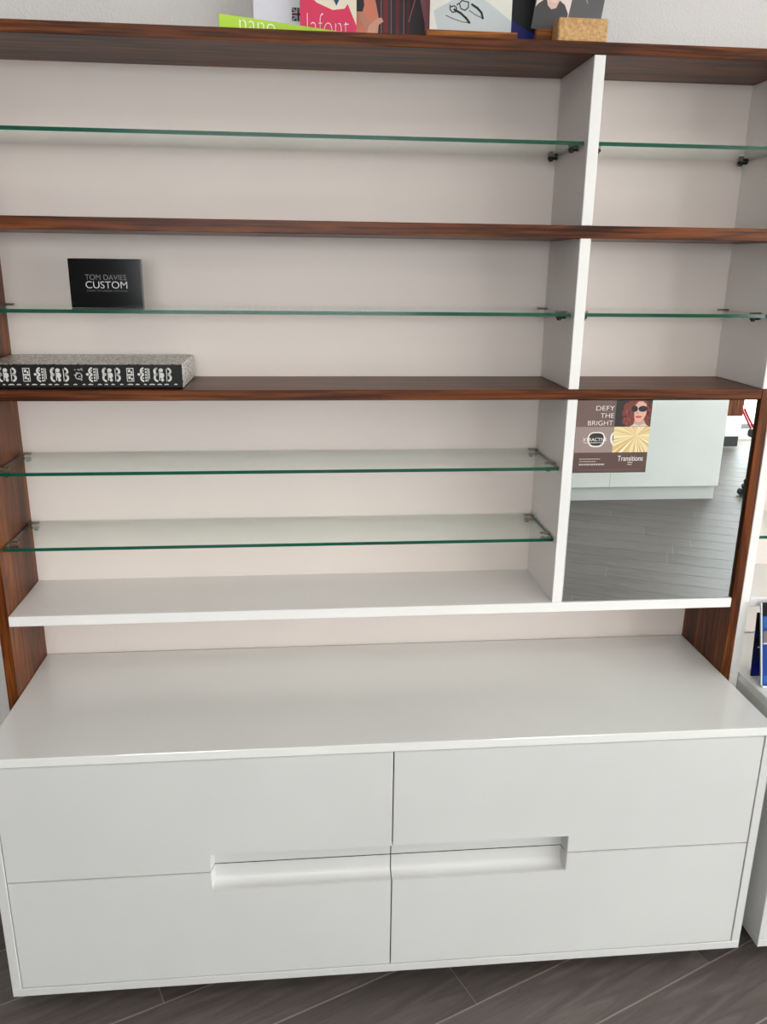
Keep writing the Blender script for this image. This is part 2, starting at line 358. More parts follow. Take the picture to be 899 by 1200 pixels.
def drawer(x0, x1, hx0, hx1, upper):
    """front with a notch from hx0..hx1; the notch is lined by a scooped finger pull"""
    z0, z1 = (ZSP + gp, ZTB - gp * 1.5) if upper else (ZDB + gp, ZSP - gp)
    d = empty('drawer', ((x0 + x1) / 2, FY, z0)); attach(d, SB)
    zr = ZRT if upper else ZRB
    left = hx0 - x0 > x1 - hx1     # notch opens toward the centre line
    if upper:
        pts = [(x0, z0), (hx0, z0), (hx0, zr), (x1, zr), (x1, z1), (x0, z1)] if left else [(x0, zr), (hx1, zr), (hx1, z0), (x1, z0), (x1, z1), (x0, z1)]
    else:
        pts = [(x0, z0), (x1, z0), (x1, zr), (hx0, zr), (hx0, z1), (x0, z1)] if left else [(x0, z0), (x1, z0), (x1, z1), (hx1, z1), (hx1, zr), (x0, zr)]
    bm = bmesh.new(); a = [bm.verts.new((p[0], FY, p[1])) for p in pts]; f = bm.faces.new(a)
    r = bmesh.ops.extrude_face_region(bm, geom=[f])
    for v in r['geom']:
        if isinstance(v, bmesh.types.BMVert): v.co.y += FT
    bmesh.ops.recalc_face_normals(bm, faces=bm.faces[:])
    es = [e for e in bm.edges if all(abs(v.co.y - FY) < 1e-6 for v in e.verts)]
    bmesh.ops.bevel(bm, geom=es, offset=.0014, segments=2, affect='EDGES')
    fr = obj('front_panel', bm, 'front', d)
    # finger pull lining: profile in (y,z), swept along x, closed by a sloping end
    nx0, nx1 = (hx0, x1) if left else (x0, hx1)
    if upper: prof = [(FY + .001, zr + .002), (DEPTH * .55, zr + .001), (DEPTH, zr - .012), (DEPTH, ZSP + gp)]
    else:
        ct_ = .020; prof = [(DEPTH, ZSP - gp)] + [(DEPTH - .020 + .020 * math.cos(t), zr + ct_ - ct_ * math.sin(t)) for t in [i * math.pi / 2 / 7 for i in range(8)]] + [(FY, zr)]
        prof[-1] = (FY + .0008, zr - .0006)
    bm = bmesh.new(); ra = [bm.verts.new((nx0, p[0], p[1])) for p in prof]; rb = [bm.verts.new((nx1, p[0], p[1])) for p in prof]
    for i in range(len(prof) - 1): bm.faces.new((ra[i], ra[i + 1], rb[i + 1], rb[i]))
    end, ex = (ra, hx0) if left else (rb, hx1)
    zz = (zr if upper else ZSP - gp, ZSP + gp if upper else zr)
    s = 1 if left else -1
    # end wall
    c0 = bm.verts.new((ex, FY + .001, zz[0])); c1 = bm.verts.new((ex, FY + .001, zz[1]))
    for v in end: v.co.x += s * .006 * min(1, v.co.y / DEPTH)
    loop = end + ([c1] if upper else [c0]) if upper else [c0] + end
    try: bm.faces.new(loop)
    except Exception: pass
    obj('finger_pull', bm, 'front', d)
    return d
xi0, xi1, xm = XL + .0226 + gp, XR - .0226 - gp, -.002
drawer(xi0, xm - gp, -.4228, xm - gp, True); drawer(xm + gp, xi1, xm + gp, .4211, True)
drawer(xi0, xm - gp, -.4228, xm - gp, False); drawer(xm + gp, xi1, xm + gp, .4211, False)

# ------------------------------------------------------------------ neighbouring unit on the right
U2 = empty('display_shelving', (1.4, .385, ZT)); tag(U2, 'next wall shelving unit with white side panel beyond the wooden upright', 'shelving')
N0, N1 = .9256, 1.85
part('side_panel', N0, .949, YF, YB, ZT + .0003, Z3B, 'white', parent=U2)
part('side_panel', N1, N1 + .025, YF, YB, ZT + .0003, ZTPB, 'white', parent=U2)
part('top_board', N0, N1 + .025, YF, YB + .012, ZTPB, ZTPT, 'wood_x', parent=U2)
part('wood_shelf', N0, N1, YF, YB, Z2B, Z2T, 'wood_x', parent=U2)
part('wood_shelf', N0, N1, YF, YB, Z3B, Z3T, 'wood_x', parent=U2)
part('white_shelf', .949, N1, YF, YB, ZSB, ZS, 'white', parent=U2)
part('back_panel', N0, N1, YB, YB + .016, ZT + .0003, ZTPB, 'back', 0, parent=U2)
pins(.949, N1, 1.0815, U2)
glass(.953, N1 - .003, 1.0815, 'clear glass shelf in the neighbouring unit beyond the mirror')
S2 = empty('sideboard', (1.4, .25, 0)); tag(S2, 'white lacquered base cabinet standing next to the four drawer sideboard', 'sideboard')
sbp('top_panel', .9506, N1 + .026, 0, SBB, ZTB, ZT, mt='gloss', parent=S2)
sbp('filler_panel', N0, .9488, YF, SBB, 0, ZT, mt='white', parent=S2)
sbp('side_panel', .9506, .9726, 0, SBB, ZB + .02, ZTB, parent=S2)
sbp('side_panel', N1 - .022, N1, 0, SBB, ZB + .02, ZTB, parent=S2)
sbp('bottom_panel', .9506, N1, 0, SBB, ZB - .002, ZB + .02, parent=S2)
sbp('plinth', 1.0, N1 - .05, .07, SBB, 0, ZB - .002, mt='plinth', bev=0, parent=S2)
for z0, z1 in ((ZDB, ZSP), (ZSP, ZTB)): sbp('drawer', .9726 + gp, N1 - .022 - gp, FY, FY + FT, z0 + gp, z1 - gp, parent=S2)

def fold(o, parent): attach(o, parent); return o
# brochures beside the wooden upright
def leaning(nm, x0, x1, yb, zb, yt, zt, th, label, cat, bands, group=None):
    """sheet leaning back from (yb,zb) to (yt,zt); bands = [(f0,f1,rgb,inset)] on its face, bottom to top"""
    r = empty(nm, ((x0 + x1) / 2, yb, zb)); tag(r, label, cat, group)
    dv = Vector((0, yt - yb, zt - zb)); L = dv.length; dv.normalize(); nv = Vector((0, -dv.z, dv.y))
    def slab(pn, u0, u1, f0, f1, d0, d1, mt):
        bm = bmesh.new(); bx(bm, 0, 1, 0, 1, 0, 1)
        for v in bm.verts:
            v.co = Vector((u0 + (u1 - u0) * v.co.x, yb, zb)) + dv * L * (f0 + (f1 - f0) * v.co.z) + nv * (d0 + (d1 - d0) * v.co.y)
        return obj(pn, bm, mt, r)
    slab('sheet', x0, x1, 0, 1, -th, 0, bands[0][2])
    for f0, f1, mt, i0, i1 in bands[1:]: slab('print_band', x0 + (x1 - x0) * i0, x0 + (x1 - x0) * i1, f0, f1, 0, .0006, mt)
    return r, slab
def matt(rgb): return plain('matt_print_%d_%d_%d' % rgb, rgb, .6, spec=.12)
nv_, bl_ = matt((16, 22, 66)), matt((26, 60, 128))
bl2 = matt((44, 88, 150)); gy_ = matt((112, 104, 100)); wt_ = matt((205, 210, 216)); bk_ = matt((12, 12, 14))
r, slab = leaning('brochure', .970, 1.068, .2435, ZT + .0005, .257, .880, .004, 'dark navy brochure standing upright behind the framed blue one', 'brochure',
    [(0, 1, nv_), (.02, .2, col((16, 20, 110), .25), .05, .95), (.45, .47, wt_, .1, .5), (.52, .6, bk_, 0, 1), (.75, .98, bk_, 0, 1)])
r, slab = leaning('framed_brochure', .968, 1.068, .186, ZT + .001, .243, .915, .004, 'blue leaflet in a clear stand with black top beside the wooden upright', 'brochure',
    [(0, 1, bl_), (.84, 1.0, bk_, 0, 1), (.52, .66, gy_, .04, 1), (.70, .83, bl2, .04, 1), (.755, .77, wt_, .25, .8), (.78, .795, wt_, .25, .7), (.03, .13, bl2, .04, 1), (.30, .34, wt_, .3, .8), (.25, .265, wt_, .3, .7), (.0, .012, wt_, 0, 1), (.505, .52, wt_, .04, 1)])
slab('stand_edge', .9655, .968, 0, 1, -.004, .002, col((214, 218, 220), .3)); slab('stand_lip', .9655, 1.07, -.004, .012, -.004, .008, col((226, 230, 232), .3))

# ------------------------------------------------------------------ poster stuck on the mirror
PX0, PX1, PZ0, PZ1, PY = .4495, .6315, 1.2565, 1.4322, .2690
po = empty('poster', ((PX0 + PX1) / 2, PY, PZ0)); tag(po, 'brown eyewear advertising poster stuck to the top corner of the mirror', 'poster')
def fx(u): return PX0 + (PX1 - PX0) * u
def fz(v): return PZ0 + (PZ1 - PZ0) * v
def rect(nm, u0, u1, v0, v1, d, mt): return poly(nm, [(fx(u0), fz(v0)), (fx(u1), fz(v0)), (fx(u1), fz(v1)), (fx(u0), fz(v1))], PY - d, mt, po, .0002)
box('sheet', PX0, PX1, PY - .0004, PY + .0004, PZ0, PZ1, col((92, 68, 62)), po, 0)
rect('headline_panel', 0, .515, .64, 1, .0007, col((104, 80, 74)))
rect('photo_panel', .515, 1, .64, 1, .0007, col((34, 22, 20)))
rect('lens_panel', 0, .515, .285, .64, .0007, col((146, 128, 122)))
# sunburst
k = NT('golden_sunburst'); tc = k.n('ShaderNodeTexCoord'); mp = k.n('ShaderNodeMapping'); mp.inputs['Location'].default_value = (-fx(.82), 0, -fz(.52)); k.l(tc.outputs['Object'], mp.inputs[0])
sx = k.n('ShaderNodeSeparateXYZ'); k.l(mp.outputs[0], sx.inputs[0]); at = k.n('ShaderNodeMath', operation='ARCTAN2'); k.l(sx.outputs[0], at.inputs[0]); k.l(sx.outputs[2], at.inputs[1])
ln = k.n('ShaderNodeVectorMath', operation='LENGTH'); k.l(mp.outputs[0], ln.inputs[0])
cb = k.n('ShaderNodeCombineXYZ'); ml = k.n('ShaderNodeMath', operation='MULTIPLY', i_1=14.0); k.l(at.outputs[0], ml.inputs[0]); k.l(ml.outputs[0], cb.inputs[0]); m2 = k.n('ShaderNodeMath', operation='MULTIPLY', i_1=20.0); k.l(ln.outputs['Value'], m2.inputs[0]); k.l(m2.outputs[0], cb.inputs[1])
nz = k.n('ShaderNodeTexNoise', i_Scale=1.0, i_Detail=3.0); k.l(cb.outputs[0], nz.inputs['Vector'])
cc = ramp(k, nz.outputs[0], [(.32, lin((190, 150, 88))), (.5, lin((226, 202, 146))), (.66, lin((246, 236, 204)))])
cr = ramp(k, ln.outputs['Value'], [(.0, (1, 1, 1, 1)), (.012, (.9, .9, .9, 1)), (.04, (0, 0, 0, 1))])
mx = k.n('ShaderNodeMix', data_type='RGBA'); k.l(cr, mx.inputs[0]); k.l(cc, mx.inputs[6]); mx.inputs[7].default_value = lin((248, 240, 208)); k.l(mx.outputs[2], k.b.inputs['Base Color']); k.b.inputs['Roughness'].default_value = .4
rect('sunburst_panel', .515, 1, .285, .64, .0007, k.m)
rect('caption_panel', 0, 1, 0, .285, .0007, col((84, 58, 52)))
wh = col((240, 234, 230))
text('headline', 'DEFY', fx(.25), fx(.495), fz(.865), fz(.925), PY - .0010, wh, po, thin=-.012)
text('headline', 'THE', fx(.315), fx(.495), fz(.765), fz(.825), PY - .0010, wh, po, thin=-.012)
text('headline', 'BRIGHT', fx(.155), fx(.49), fz(.662), fz(.725), PY - .0010, wh, po, thin=-.012)
def lens(cu, cv, s, mt, d, clip=None):
    pts = []
    for i in range(28):
        t = 2 * math.pi * i / 28; c_, s_ = math.cos(t), math.sin(t)
        px = (abs(c_) ** .62) * (1 if c_ > 0 else -1); pz = (abs(s_) ** .75) * (1 if s_ > 0 else -1)
        w_ = 1.0 - .14 * max(0, -pz)
        u = cu + s * .118 * px * w_
        if clip: u = min(u, clip)
        pts.append((fx(u), fz(cv + s * .105 * pz)))
    return poly('lens_shape', pts, PY - d, mt, po, .0002)
lens(.285, .465, 1.0, col((232, 226, 220)), .0010); lens(.285, .468, .84, col((30, 26, 24)), .0014)
lens(.585, .475, .95, col((232, 226, 220)), .0008, .515); lens(.60, .478, .84, col((60, 40, 30)), .0009, .5149)
text('lens_name', 'XTRACTIVE', fx(.10), fx(.425), fz(.445), fz(.49), PY - .0018, wh, po)
text('lens_name', 'NEW GENERATION', fx(.115), fx(.37), fz(.415), fz(.433), PY - .0018, wh, po)
text('brand_name', 'Transitions', fx(.60), fx(.945), fz(.165), fz(.238), PY - .0010, wh, po)
for u0, u1, v in ((.74, .81, .145), (.74, .80, .115)): rect('small_print', u0, u1, v - .008, v + .004, .0010, col((190, 176, 170)))
for u0, u1, v, h in ((.08, .36, .195, .010), (.08, .31, .16, .010), (.08, .42, .118, .020)):
    x = u0; rn = random.Random(int(v * 1000))
    while x < u1: wd = rn.uniform(.012, .03); rect('small_print', x, min(x + wd, u1), v - h / 2, v + h / 2, .0010, col((200, 188, 182))); x += wd + .008
rect('small_print', .08, .93, .04, .044, .0010, col((120, 96, 90)))
# portrait: hair, face, round sunglasses
hair = col((112, 46, 34)); skin = col((214, 166, 146))
rn = random.Random(3)
pts = []
for i in range(40):
    t = 2 * math.pi * i / 40; r_ = 1 + rn.uniform(-.12, .12)
    pts.append((fx(min(.998, max(.60, .815 + .205 * r_ * math.cos(t)))), fz(min(.998, max(.645, .80 + .27 * r_ * math.sin(t))))))
poly('hair', pts, PY - .0010, hair, po, .0002)
for i in range(26):
    cu, cv = rn.choice([(.68, .76), (.69, .84), (.96, .8), (.66, .70), (.97, .88)]); cu += rn.uniform(-.03, .03); cv += rn.uniform(-.07, .08)
    poly('curl', ell(fx(min(cu, .985)), fz(min(.985, max(.66, cv))), .0022, .0026, 8), PY - .0012, col(rn.choice([(74, 26, 22), (150, 70, 50), (60, 20, 18)])), po, .0002)
poly('neck', [(fx(.76), fz(.646)), (fx(.95), fz(.646)), (fx(.90), fz(.74)), (fx(.78), fz(.74))], PY - .0013, col((196, 148, 130)), po, .0002)
poly('blouse', [(fx(.72), fz(.645)), (fx(.97), fz(.645)), (fx(.92), fz(.685)), (fx(.85), fz(.655)), (fx(.78), fz(.68))], PY - .0014, col((206, 196, 188)), po, .0002)
poly('face', [(fx(u), fz(v)) for u, v in ((.765, .80), (.77, .76), (.785, .725), (.82, .705), (.86, .71), (.90, .75), (.925, .81), (.93, .88), (.915, .95), (.87, .985), (.81, .985), (.775, .94), (.765, .87))], PY - .0015, skin, po, .0002)
for cu, rx_ in ((.765, .042), (.875, .062)): poly('sunglass_lens', ell(fx(cu), fz(.885), rx_ * (PX1 - PX0), .0072, 18), PY - .0018, col((12, 10, 10)), po, .0002)
poly('lips', ell(fx(.825), fz(.775), .0085, .0026, 14), PY - .0018, col((190, 74, 70)), po, .0002)
poly('nose', [(fx(.80), fz(.86)), (fx(.825), fz(.82)), (fx(.80), fz(.812)), (fx(.785), fz(.825))], PY - .0017, col((198, 148, 130)), po, .0002)

# ------------------------------------------------------------------ black card block on the second glass shelf
pq = empty('card_block', (-.63, .37, G['g2'])); tag(pq, 'glossy black display block with white lettering on the glass shelf', 'display block')
box('block', -.7085, -.5510, .360, .378, G['g2'] + .0003, 1.7365, plain('gloss_black_acrylic', (6, 6, 8), .12, spec=.18), pq, .0008)
tw = col((205, 205, 205)); tg = col((120, 120, 122))
text('lettering', 'TOM DAVIES', -.6735, -.5840, 1.6912, 1.7025, .3598, tg, pq, thin=-.012)
text('lettering', 'CUSTOM', -.6735, -.5830, 1.6730, 1.6880, .3598, tw, pq, thin=-.010)
text('lettering', 'MADE TO ORDER EYEWEAR', -.6715, -.5830, 1.6655, 1.6695, .3598, col((92, 92, 94)), pq, thin=-.006)
# ------------------------------------------------------------------ patterned presentation box
k = NT('white_scribble_on_black'); v = coords(k, (105, 105, 105)); vo = k.n('ShaderNodeTexVoronoi', feature='DISTANCE_TO_EDGE', i_Scale=1.0); nz0 = k.n('ShaderNodeTexNoise', i_Scale=.8, i_Detail=2.0); k.l(v, nz0.inputs['Vector'])
ad = k.n('ShaderNodeVectorMath', operation='MULTIPLY_ADD'); k.l(nz0.outputs['Color'], ad.inputs[0]); ad.inputs[1].default_value = (2.5, 2.5, 2.5); k.l(v, ad.inputs[2]); k.l(ad.outputs[0], vo.inputs['Vector'])
k.l(ramp(k, vo.outputs['Distance'], [(.13, lin((206, 203, 195))), (.20, lin((26, 22, 20)))]), k.b.inputs['Base Color']); k.b.inputs['Roughness'].default_value = .3; M['scribble'] = k.m
BX0, BX1, BY0, BZ0, BZ1 = XL + .004, -.462, .290, Z3T + .0004, 1.5125
pb = empty('presentation_box', ((BX0 + BX1) / 2, .39, Z3T)); tag(pb, 'long flat black box printed with white face motifs on the wooden shelf', 'box')
bm = bmesh.new(); bx(bm, BX0, BX1, BY0, .498, BZ0, BZ1, .003, 2)
bm.normal_update()
for f in bm.faces: f.material_index = 1 if (f.normal.z > .7 or f.normal.x > .7) else 0
obj('carton', bm, [plain('black_print', (17, 14, 13), .4, spec=.25), 'scribble'], pb)
MW = col((206, 204, 200)); 
def motif(kind, cx, cz, s, y):
    """one printed motif about 26 mm tall: list of polygons"""
    P = []
    def e(dx, dz, rx, rz, n=14): P.append(ell(cx + dx * s, cz + dz * s, rx * s, rz * s, n))
    def q(x0, x1, z0, z1): P.append([(cx + x0 * s, cz + z0 * s), (cx + x1 * s, cz + z0 * s), (cx + x1 * s, cz + z1 * s), (cx + x0 * s, cz + z1 * s)])
    def crescent(dx, dz, r, rin, off, sg):
        n_ = 14; out = [(cx + (dx + sg * r * math.cos(math.pi * (i / n_ - .5)) * -1) * s, cz + (dz + r * math.sin(math.pi * (i / n_ - .5))) * s) for i in range(n_ + 1)]
        inn = [(cx + (dx + sg * rin * math.cos(math.pi * (i / n_ - .5)) * -1 + 0) * s, cz + (dz + rin * math.sin(math.pi * (i / n_ - .5)) * 1.05) * s) for i in range(n_, -1, -1)]
        P.append(out + inn)
    def ring(dx, dz, ro, ri):
        for a in (0, 1):
            o_ = ell(cx + dx * s, cz + dz * s, ro * s, ro * s, 8, a * math.pi, (a + 1) * math.pi); i_ = ell(cx + dx * s, cz + dz * s, ri * s, ri * s, 8, (a + 1) * math.pi, a * math.pi); P.append(o_ + i_)
    if kind == 0:   # two-lobed C with dot eyes
        crescent(.15, .24, .26, .13, 0, 1); crescent(.15, -.24, .27, .14, 0, 1); e(-.18, .02, .10, .09); e(.10, .26, .05, .05); e(.10, -.24, .05, .05)
    elif kind == 1:  # bars with dashes
        for i in range(5): q(-.14, -.03, -.46 + i * .19, -.34 + i * .19)
        q(.02, .07, -.45, .45); q(.12, .17, -.3, .42)
    elif kind == 2:  # big face C
        crescent(.2, .22, .27, .12, 0, 1); crescent(.22, -.22, .29, .15, 0, 1); q(-.05, .2, -.04, .05); e(.08, .24, .05, .04); q(.05, .22, .38, .47)
    elif kind == 3:  # mirrored face
        e(-.02, .30, .15, .13); e(.02, -.05, .17, .2); e(.06, -.36, .10, .12); q(-.16, -.10, -.4, .3)
    elif kind == 4:  # profile bow
        crescent(-.12, .22, .26, .12, 0, -1); crescent(-.12, -.22, .27, .13, 0, -1); e(.0, .0, .06, .10); q(-.22, -.17, -.45, .4)
    elif kind == 5:  # framed square
        for z_ in (.22, -.24):
            q(-.24, .24, z_ + .17, z_ + .23); q(-.24, .24, z_ - .23, z_ - .18); q(-.24, -.19, z_ - .2, z_ + .2); q(.19, .24, z_ - .2, z_ + .2); q(-.14, .02, z_ - .06, z_ + .12); q(.05, .15, z_ - .14, z_ + .02)
    elif kind == 6:  # scattered scribble
        rr = random.Random(int(cx * 1000))
        for _ in range(16):
            dx, dz = rr.uniform(-.26, .26), rr.uniform(-.42, .42); q(dx - .05, dx + .05, dz - .018, dz + .018)
        ring(.0, -.1, .24, .20)
    return P
bm = bmesh.new()
def addpolys(bm, P, y):
    for pl in P:
        try: bm.faces.new([bm.verts.new((p[0], y, p[1])) for p in pl])
        except Exception: pass
# spacing read off the photograph: repeat of six motifs, the odd ones (square, scribble) alternate
per = .112; base = -.801
for rep in range(-1, 4):
    special = 5 if rep % 2 == 0 else 6
    for kd, dx in ((special, 0), (0, .025), (1, .037), (2, .053), (3, .068), (4, .086)):
        cx = base + rep * per + dx
        if cx < BX0 + .012 or cx > BX1 - .010: continue
        addpolys(bm, motif(kd, cx, 1.4895, .0325, 0), BY0 - .0003)
rr = random.Random(9); x = BX0 + .01
while x < BX1 - .015:
    wd = rr.uniform(.003, .007); addpolys(bm, [ell(x, 1.4665, wd, .0026, 10, 0, math.pi)], BY0 - .0003); x += wd + rr.uniform(.009, .016)
o = obj('printed_motifs', bm, MW, pb)

# ------------------------------------------------------------------ things on the top board
TZ = ZTPT + .0003
# green lettered strip
gs = empty('sign_strip', (-.2, .33, TZ)); tag(gs, 'narrow lime green leaflet with white lettering standing on the top board', 'leaflet')
ga = math.atan2(.110, .276); Mg = Matrix.Translation((-.348, .276, TZ)) @ Matrix.Rotation(ga, 4, 'Z')
bm = bmesh.new(); bx(bm, 0, .318, 0, .0018, 0, .0255); bmesh.ops.transform(bm, matrix=Mg, verts=bm.verts); obj('sheet', bm, col((168, 204, 36)), gs)
text('lettering', 'nano', .042, .118, .0012, .0205, -.0004, col((245, 248, 230)), gs, M4=Mg, thin=-.02)
text('lettering', 'lens', .20, .262, .0012, .0225, -.0004, col((226, 238, 190)), gs, M4=Mg, thin=-.02) if False else None
# white card with flag
wc = empty('white_card', (-.236, .43, TZ)); tag(wc, 'plain white card with a small flag mark behind the green leaflet', 'card')
box('sheet', -.287, -.170, .432, .4335, TZ, 2.42, col((232, 230, 240)), wc, 0)
fx0, fx1, fz0, fz1, fy = -.2045, -.1765, 2.2365, 2.2625, .4318
poly('flag_field', [(fx0, fz0), (fx1, fz0), (fx1, fz1), (fx0, fz1)], fy, col((24, 20, 44)), wc, .0001)
cxf, czf = (fx0 + fx1) / 2, (fz0 + fz1) / 2
def bar(nm, a, b, wd, y, mt, parent):
    a, b = Vector(a), Vector(b); d = (b - a).normalized(); nn = Vector((-d.y, d.x)) * wd / 2
    return poly(nm, [tuple(a + nn), tuple(a - nn), tuple(b - nn), tuple(b + nn)], y, mt, parent, .0001)
fw, fr = col((200, 198, 208)), col((96, 14, 34))
for a, b in (((fx0 + .001, fz0 + .001), (fx1 - .001, fz1 - .001)), ((fx0 + .001, fz1 - .001), (fx1 - .001, fz0 + .001))): bar('flag_saltire', a, b, .0032, fy - .0002, fw, wc); bar('flag_saltire', a, b, .0012, fy - .0004, fr, wc)
bar('flag_cross', (fx0, czf), (fx1, czf), .0075, fy - .0006, fw, wc); bar('flag_cross', (cxf, fz0), (cxf, fz1), .0075, fy - .0006, fw, wc)
bar('flag_cross', (fx0, czf), (fx1, czf), .0045, fy - .0008, fr, wc); bar('flag_cross', (cxf, fz0), (cxf, fz1), .0045, fy - .0008, fr, wc)
# pink and cream card
pc = empty('pink_card', (-.126, .405, TZ)); tag(pc, 'bright pink and cream eyewear card with white handwritten lettering', 'card')
box('sheet', -.1865, -.0655, .404, .408, TZ, 2.44, col((240, 228, 206)), pc, 0)
py = .4038
poly('pink_shape', [(-.1865, TZ), (-.0655, TZ), (-.0655, 2.262), (-.0845, 2.266), (-.091, 2.253 + .004), (-.1165, 2.2535), (-.150, 2.266), (-.176, 2.284), (-.1865, 2.276)], py - .0004, col((226, 42, 92)), pc, .0003)
poly('cream_corner', [(-.0655, 2.225), (-.0655, 2.262), (-.0845, 2.266)], py - .0006, col((240, 228, 206)), pc, .0003)
for cx, cz, rx, rz in ((-.110, 2.276, .014, .011), (-.133, 2.285, .008, .008), (-.088, 2.288, .010, .009), (-.150, 2.292, .006, .006)):
    poly('blue_motif', [(cx - rx, cz + rz), (cx - rx * .3, cz - rz * .4), (cx + rx * .1, cz - rz * 1.3), (cx + rx * .5, cz - rz * .3), (cx + rx, cz + rz * .9), (cx + rx * .2, cz + rz * .5)], py - .0006, col((30, 62, 110)), pc, .0003)
text('lettering', 'lafont', -.172, -.080, 2.199, 2.246, py - .0008, col((248, 232, 238)), pc, thin=-.028)
# portrait poster
pp = empty('fashion_poster', (.0, .44, TZ)); tag(pp, 'salmon poster of a person in a dark plaid garment beside the pink card', 'poster')
py = .4398
box('sheet', -.072, .101, .44, .4425, TZ, 2.60, col((224, 132, 104)), pp, 0)
poly('mauve_wall', [(.075, TZ), (.101, TZ), (.101, 2.6), (.05, 2.6), (.05, 2.40)], py - .0003, col((160, 96, 104)), pp, .0002)
poly('person_garment', [(-.018, TZ), (.091, TZ), (.088, 2.245), (.074, 2.30), (.066, 2.46), (.03, 2.50), (-.012, 2.47), (-.020, 2.32), (-.022, 2.285), (-.014, 2.25)], py - .0006, col((40, 24, 34)), pp, .0002)
for xx, wd, c_ in ((.002, .010, (120, 16, 26)), (.028, .008, (112, 16, 28)), (.052, .006, (84, 18, 28))): bar('plaid_stripe', (xx, TZ + .002), (xx - .003, 2.46), wd, py - .0008, col(c_), pp)
for xx in (-.008, .014, .042): bar('pink_line', (xx, 2.20), (xx - .004, 2.45), .0016, py - .0010, col((186, 92, 108)), pp)
bar('pink_line', (.052, 2.245), (.078, 2.33), .0018, py - .0010, col((186, 92, 108)), pp)
poly('person_sleeve', [(-.073 + .0015, 2.262), (-.050, 2.262), (-.046, 2.275), (-.058, 2.34), (-.0715, 2.36)], py - .0008, col((34, 28, 40)), pp, .0002)
poly('person_arm', [(-.066, 2.262), (-.052, 2.262), (-.030, 2.240), (-.018, 2.225), (-.028, 2.213), (-.046, 2.23)], py - .0007, col((206, 138, 112)), pp, .0002)
poly('person_hand', [(-.036, 2.236), (-.018, 2.250), (-.008, 2.252), (-.004, 2.244), (-.014, 2.238), (-.016, 2.225), (-.020, 2.205), (-.034, 2.205), (-.040, 2.222)], py - .0012, col((226, 164, 142)), pp, .0002)
poly('person_head', ell(.02, 2.54, .032, .042), py - .0008, col((226, 168, 146)), pp, .0002)
# picture of spectacles in a wooden base
wb = empty('card_stand', (.175, .35, TZ)); tag(wb, 'slim wooden stand holding the picture of black spectacles', 'stand')
warm = wood('honey_oak', 0, (128, 68, 22), (168, 98, 36), (190, 122, 56), .4)
bm = bmesh.new()
bx(bm, .077, .273, .330, .349, TZ, 2.2062, .001); bx(bm, .077, .273, .353, .372, TZ, 2.2062, .001); bx(bm, .077, .273, .348, .354, TZ, 2.186)
obj('base', bm, warm, wb)
pg = empty('spectacles_picture', (.175, .351, 2.19)); tag(pg, 'pale picture of black wire spectacles slotted in the slim wooden stand', 'picture')
py = .3498
box('sheet', .0865, .2625, .350, .352, 2.187, 2.43, col((226, 224, 214)), pg, 0)
poly('grey_table', [(.104, 2.211), (.262, 2.211), (.2623, 2.232), (.20, 2.272), (.135, 2.268), (.094, 2.246)], py - .0003, col((196, 202, 204)), pg, .0002)
def line(pts, wd, mt=(24, 24, 30)):
    bm = bmesh.new()
    for a, b in zip(pts, pts[1:]):
        a, b = Vector(a), Vector(b); d = (b - a).normalized(); nn = Vector((-d.y, d.x)) * wd / 2; a = a - d * wd * .3; b = b + d * wd * .3
        bm.faces.new([bm.verts.new((p.x, py - .0008, p.y)) for p in (a + nn, a - nn, b - nn, b + nn)])
    return obj('spectacle_frame', bm, col(mt), pg)
def GP_(x, y): return (.0865 + (x - 503) / 99.0 * .176, 2.2062 + (36.5 - y + (x - 503) * .035) * .00138)
line([GP_(*p) for p in ((527, 0), (527, 6), (530, 10), (534, 9), (535, 4), (532, 1), (527, 3))], .0022)
line([GP_(*p) for p in ((538, -2), (540, 5), (545, 7), (549, 3), (549, -4), (541, -6), (538, -2))], .0022)
line([GP_(*p) for p in ((532, 6), (540, 11), (547, 18), (551, 24))], .0044); line([GP_(*p) for p in ((551, 24), (543, 23), (532, 19), (522, 14))], .0014)
line([GP_(*p) for p in ((553, -1), (560, 4), (565, 10), (567, 18))], .0044); line([GP_(*p) for p in ((567, 18), (558, 13), (550, 7))], .0014)
line([GP_(*p) for p in ((535, 0), (537, -2), (538, -2))], .0022)
# dark card with blue foot
dc = empty('dark_card', (.35, .43, TZ)); tag(dc, 'black card with a royal blue lower corner behind the wooden stands', 'card')
box('sheet', .2665, .46, .43, .432, TZ, 2.46, col((10, 10, 16)), dc, 0)
poly('blue_corner', [(.2665, TZ), (.40, TZ), (.40, 2.212), (.322, 2.234), (.2665, 2.262)], .4296, col((14, 22, 120)), dc, .0002)
# portrait card in block holder
hb = empty('card_holder', (.39, .32, TZ)); tag(hb, 'pale wooden block holder gripping the grey portrait card', 'stand')
k = NT('pale_cork_wood'); v = coords(k, (130, 160, 160)); nz = k.n('ShaderNodeTexNoise', i_Scale=1.0, i_Detail=4.0, i_Roughness=.7); k.l(v, nz.inputs['Vector'])
k.l(ramp(k, nz.outputs[0], [(.3, lin((172, 124, 72))), (.5, lin((200, 156, 100))), (.7, lin((220, 182, 128)))]), k.b.inputs['Base Color']); k.b.inputs['Roughness'].default_value = .6; tan = k.m
box('block', .346, .452, .279, .327, TZ, 2.2262, tan, hb, .003); box('base', .3125, .452, .3275, .345, TZ, 2.2152, warm, hb, .001); box('base_rear', .3125, .452, .351, .366, TZ, 2.2000, warm, hb, .001)
pt = empty('portrait_card', (.39, .348, TZ)); tag(pt, 'grey card with a portrait of a person in a dark shirt above the wooden block', 'card')
ta = math.radians(-9)
Mt = Matrix.Translation((.3165, .3478, 2.204)) @ Matrix.Rotation(-ta, 4, 'Y')
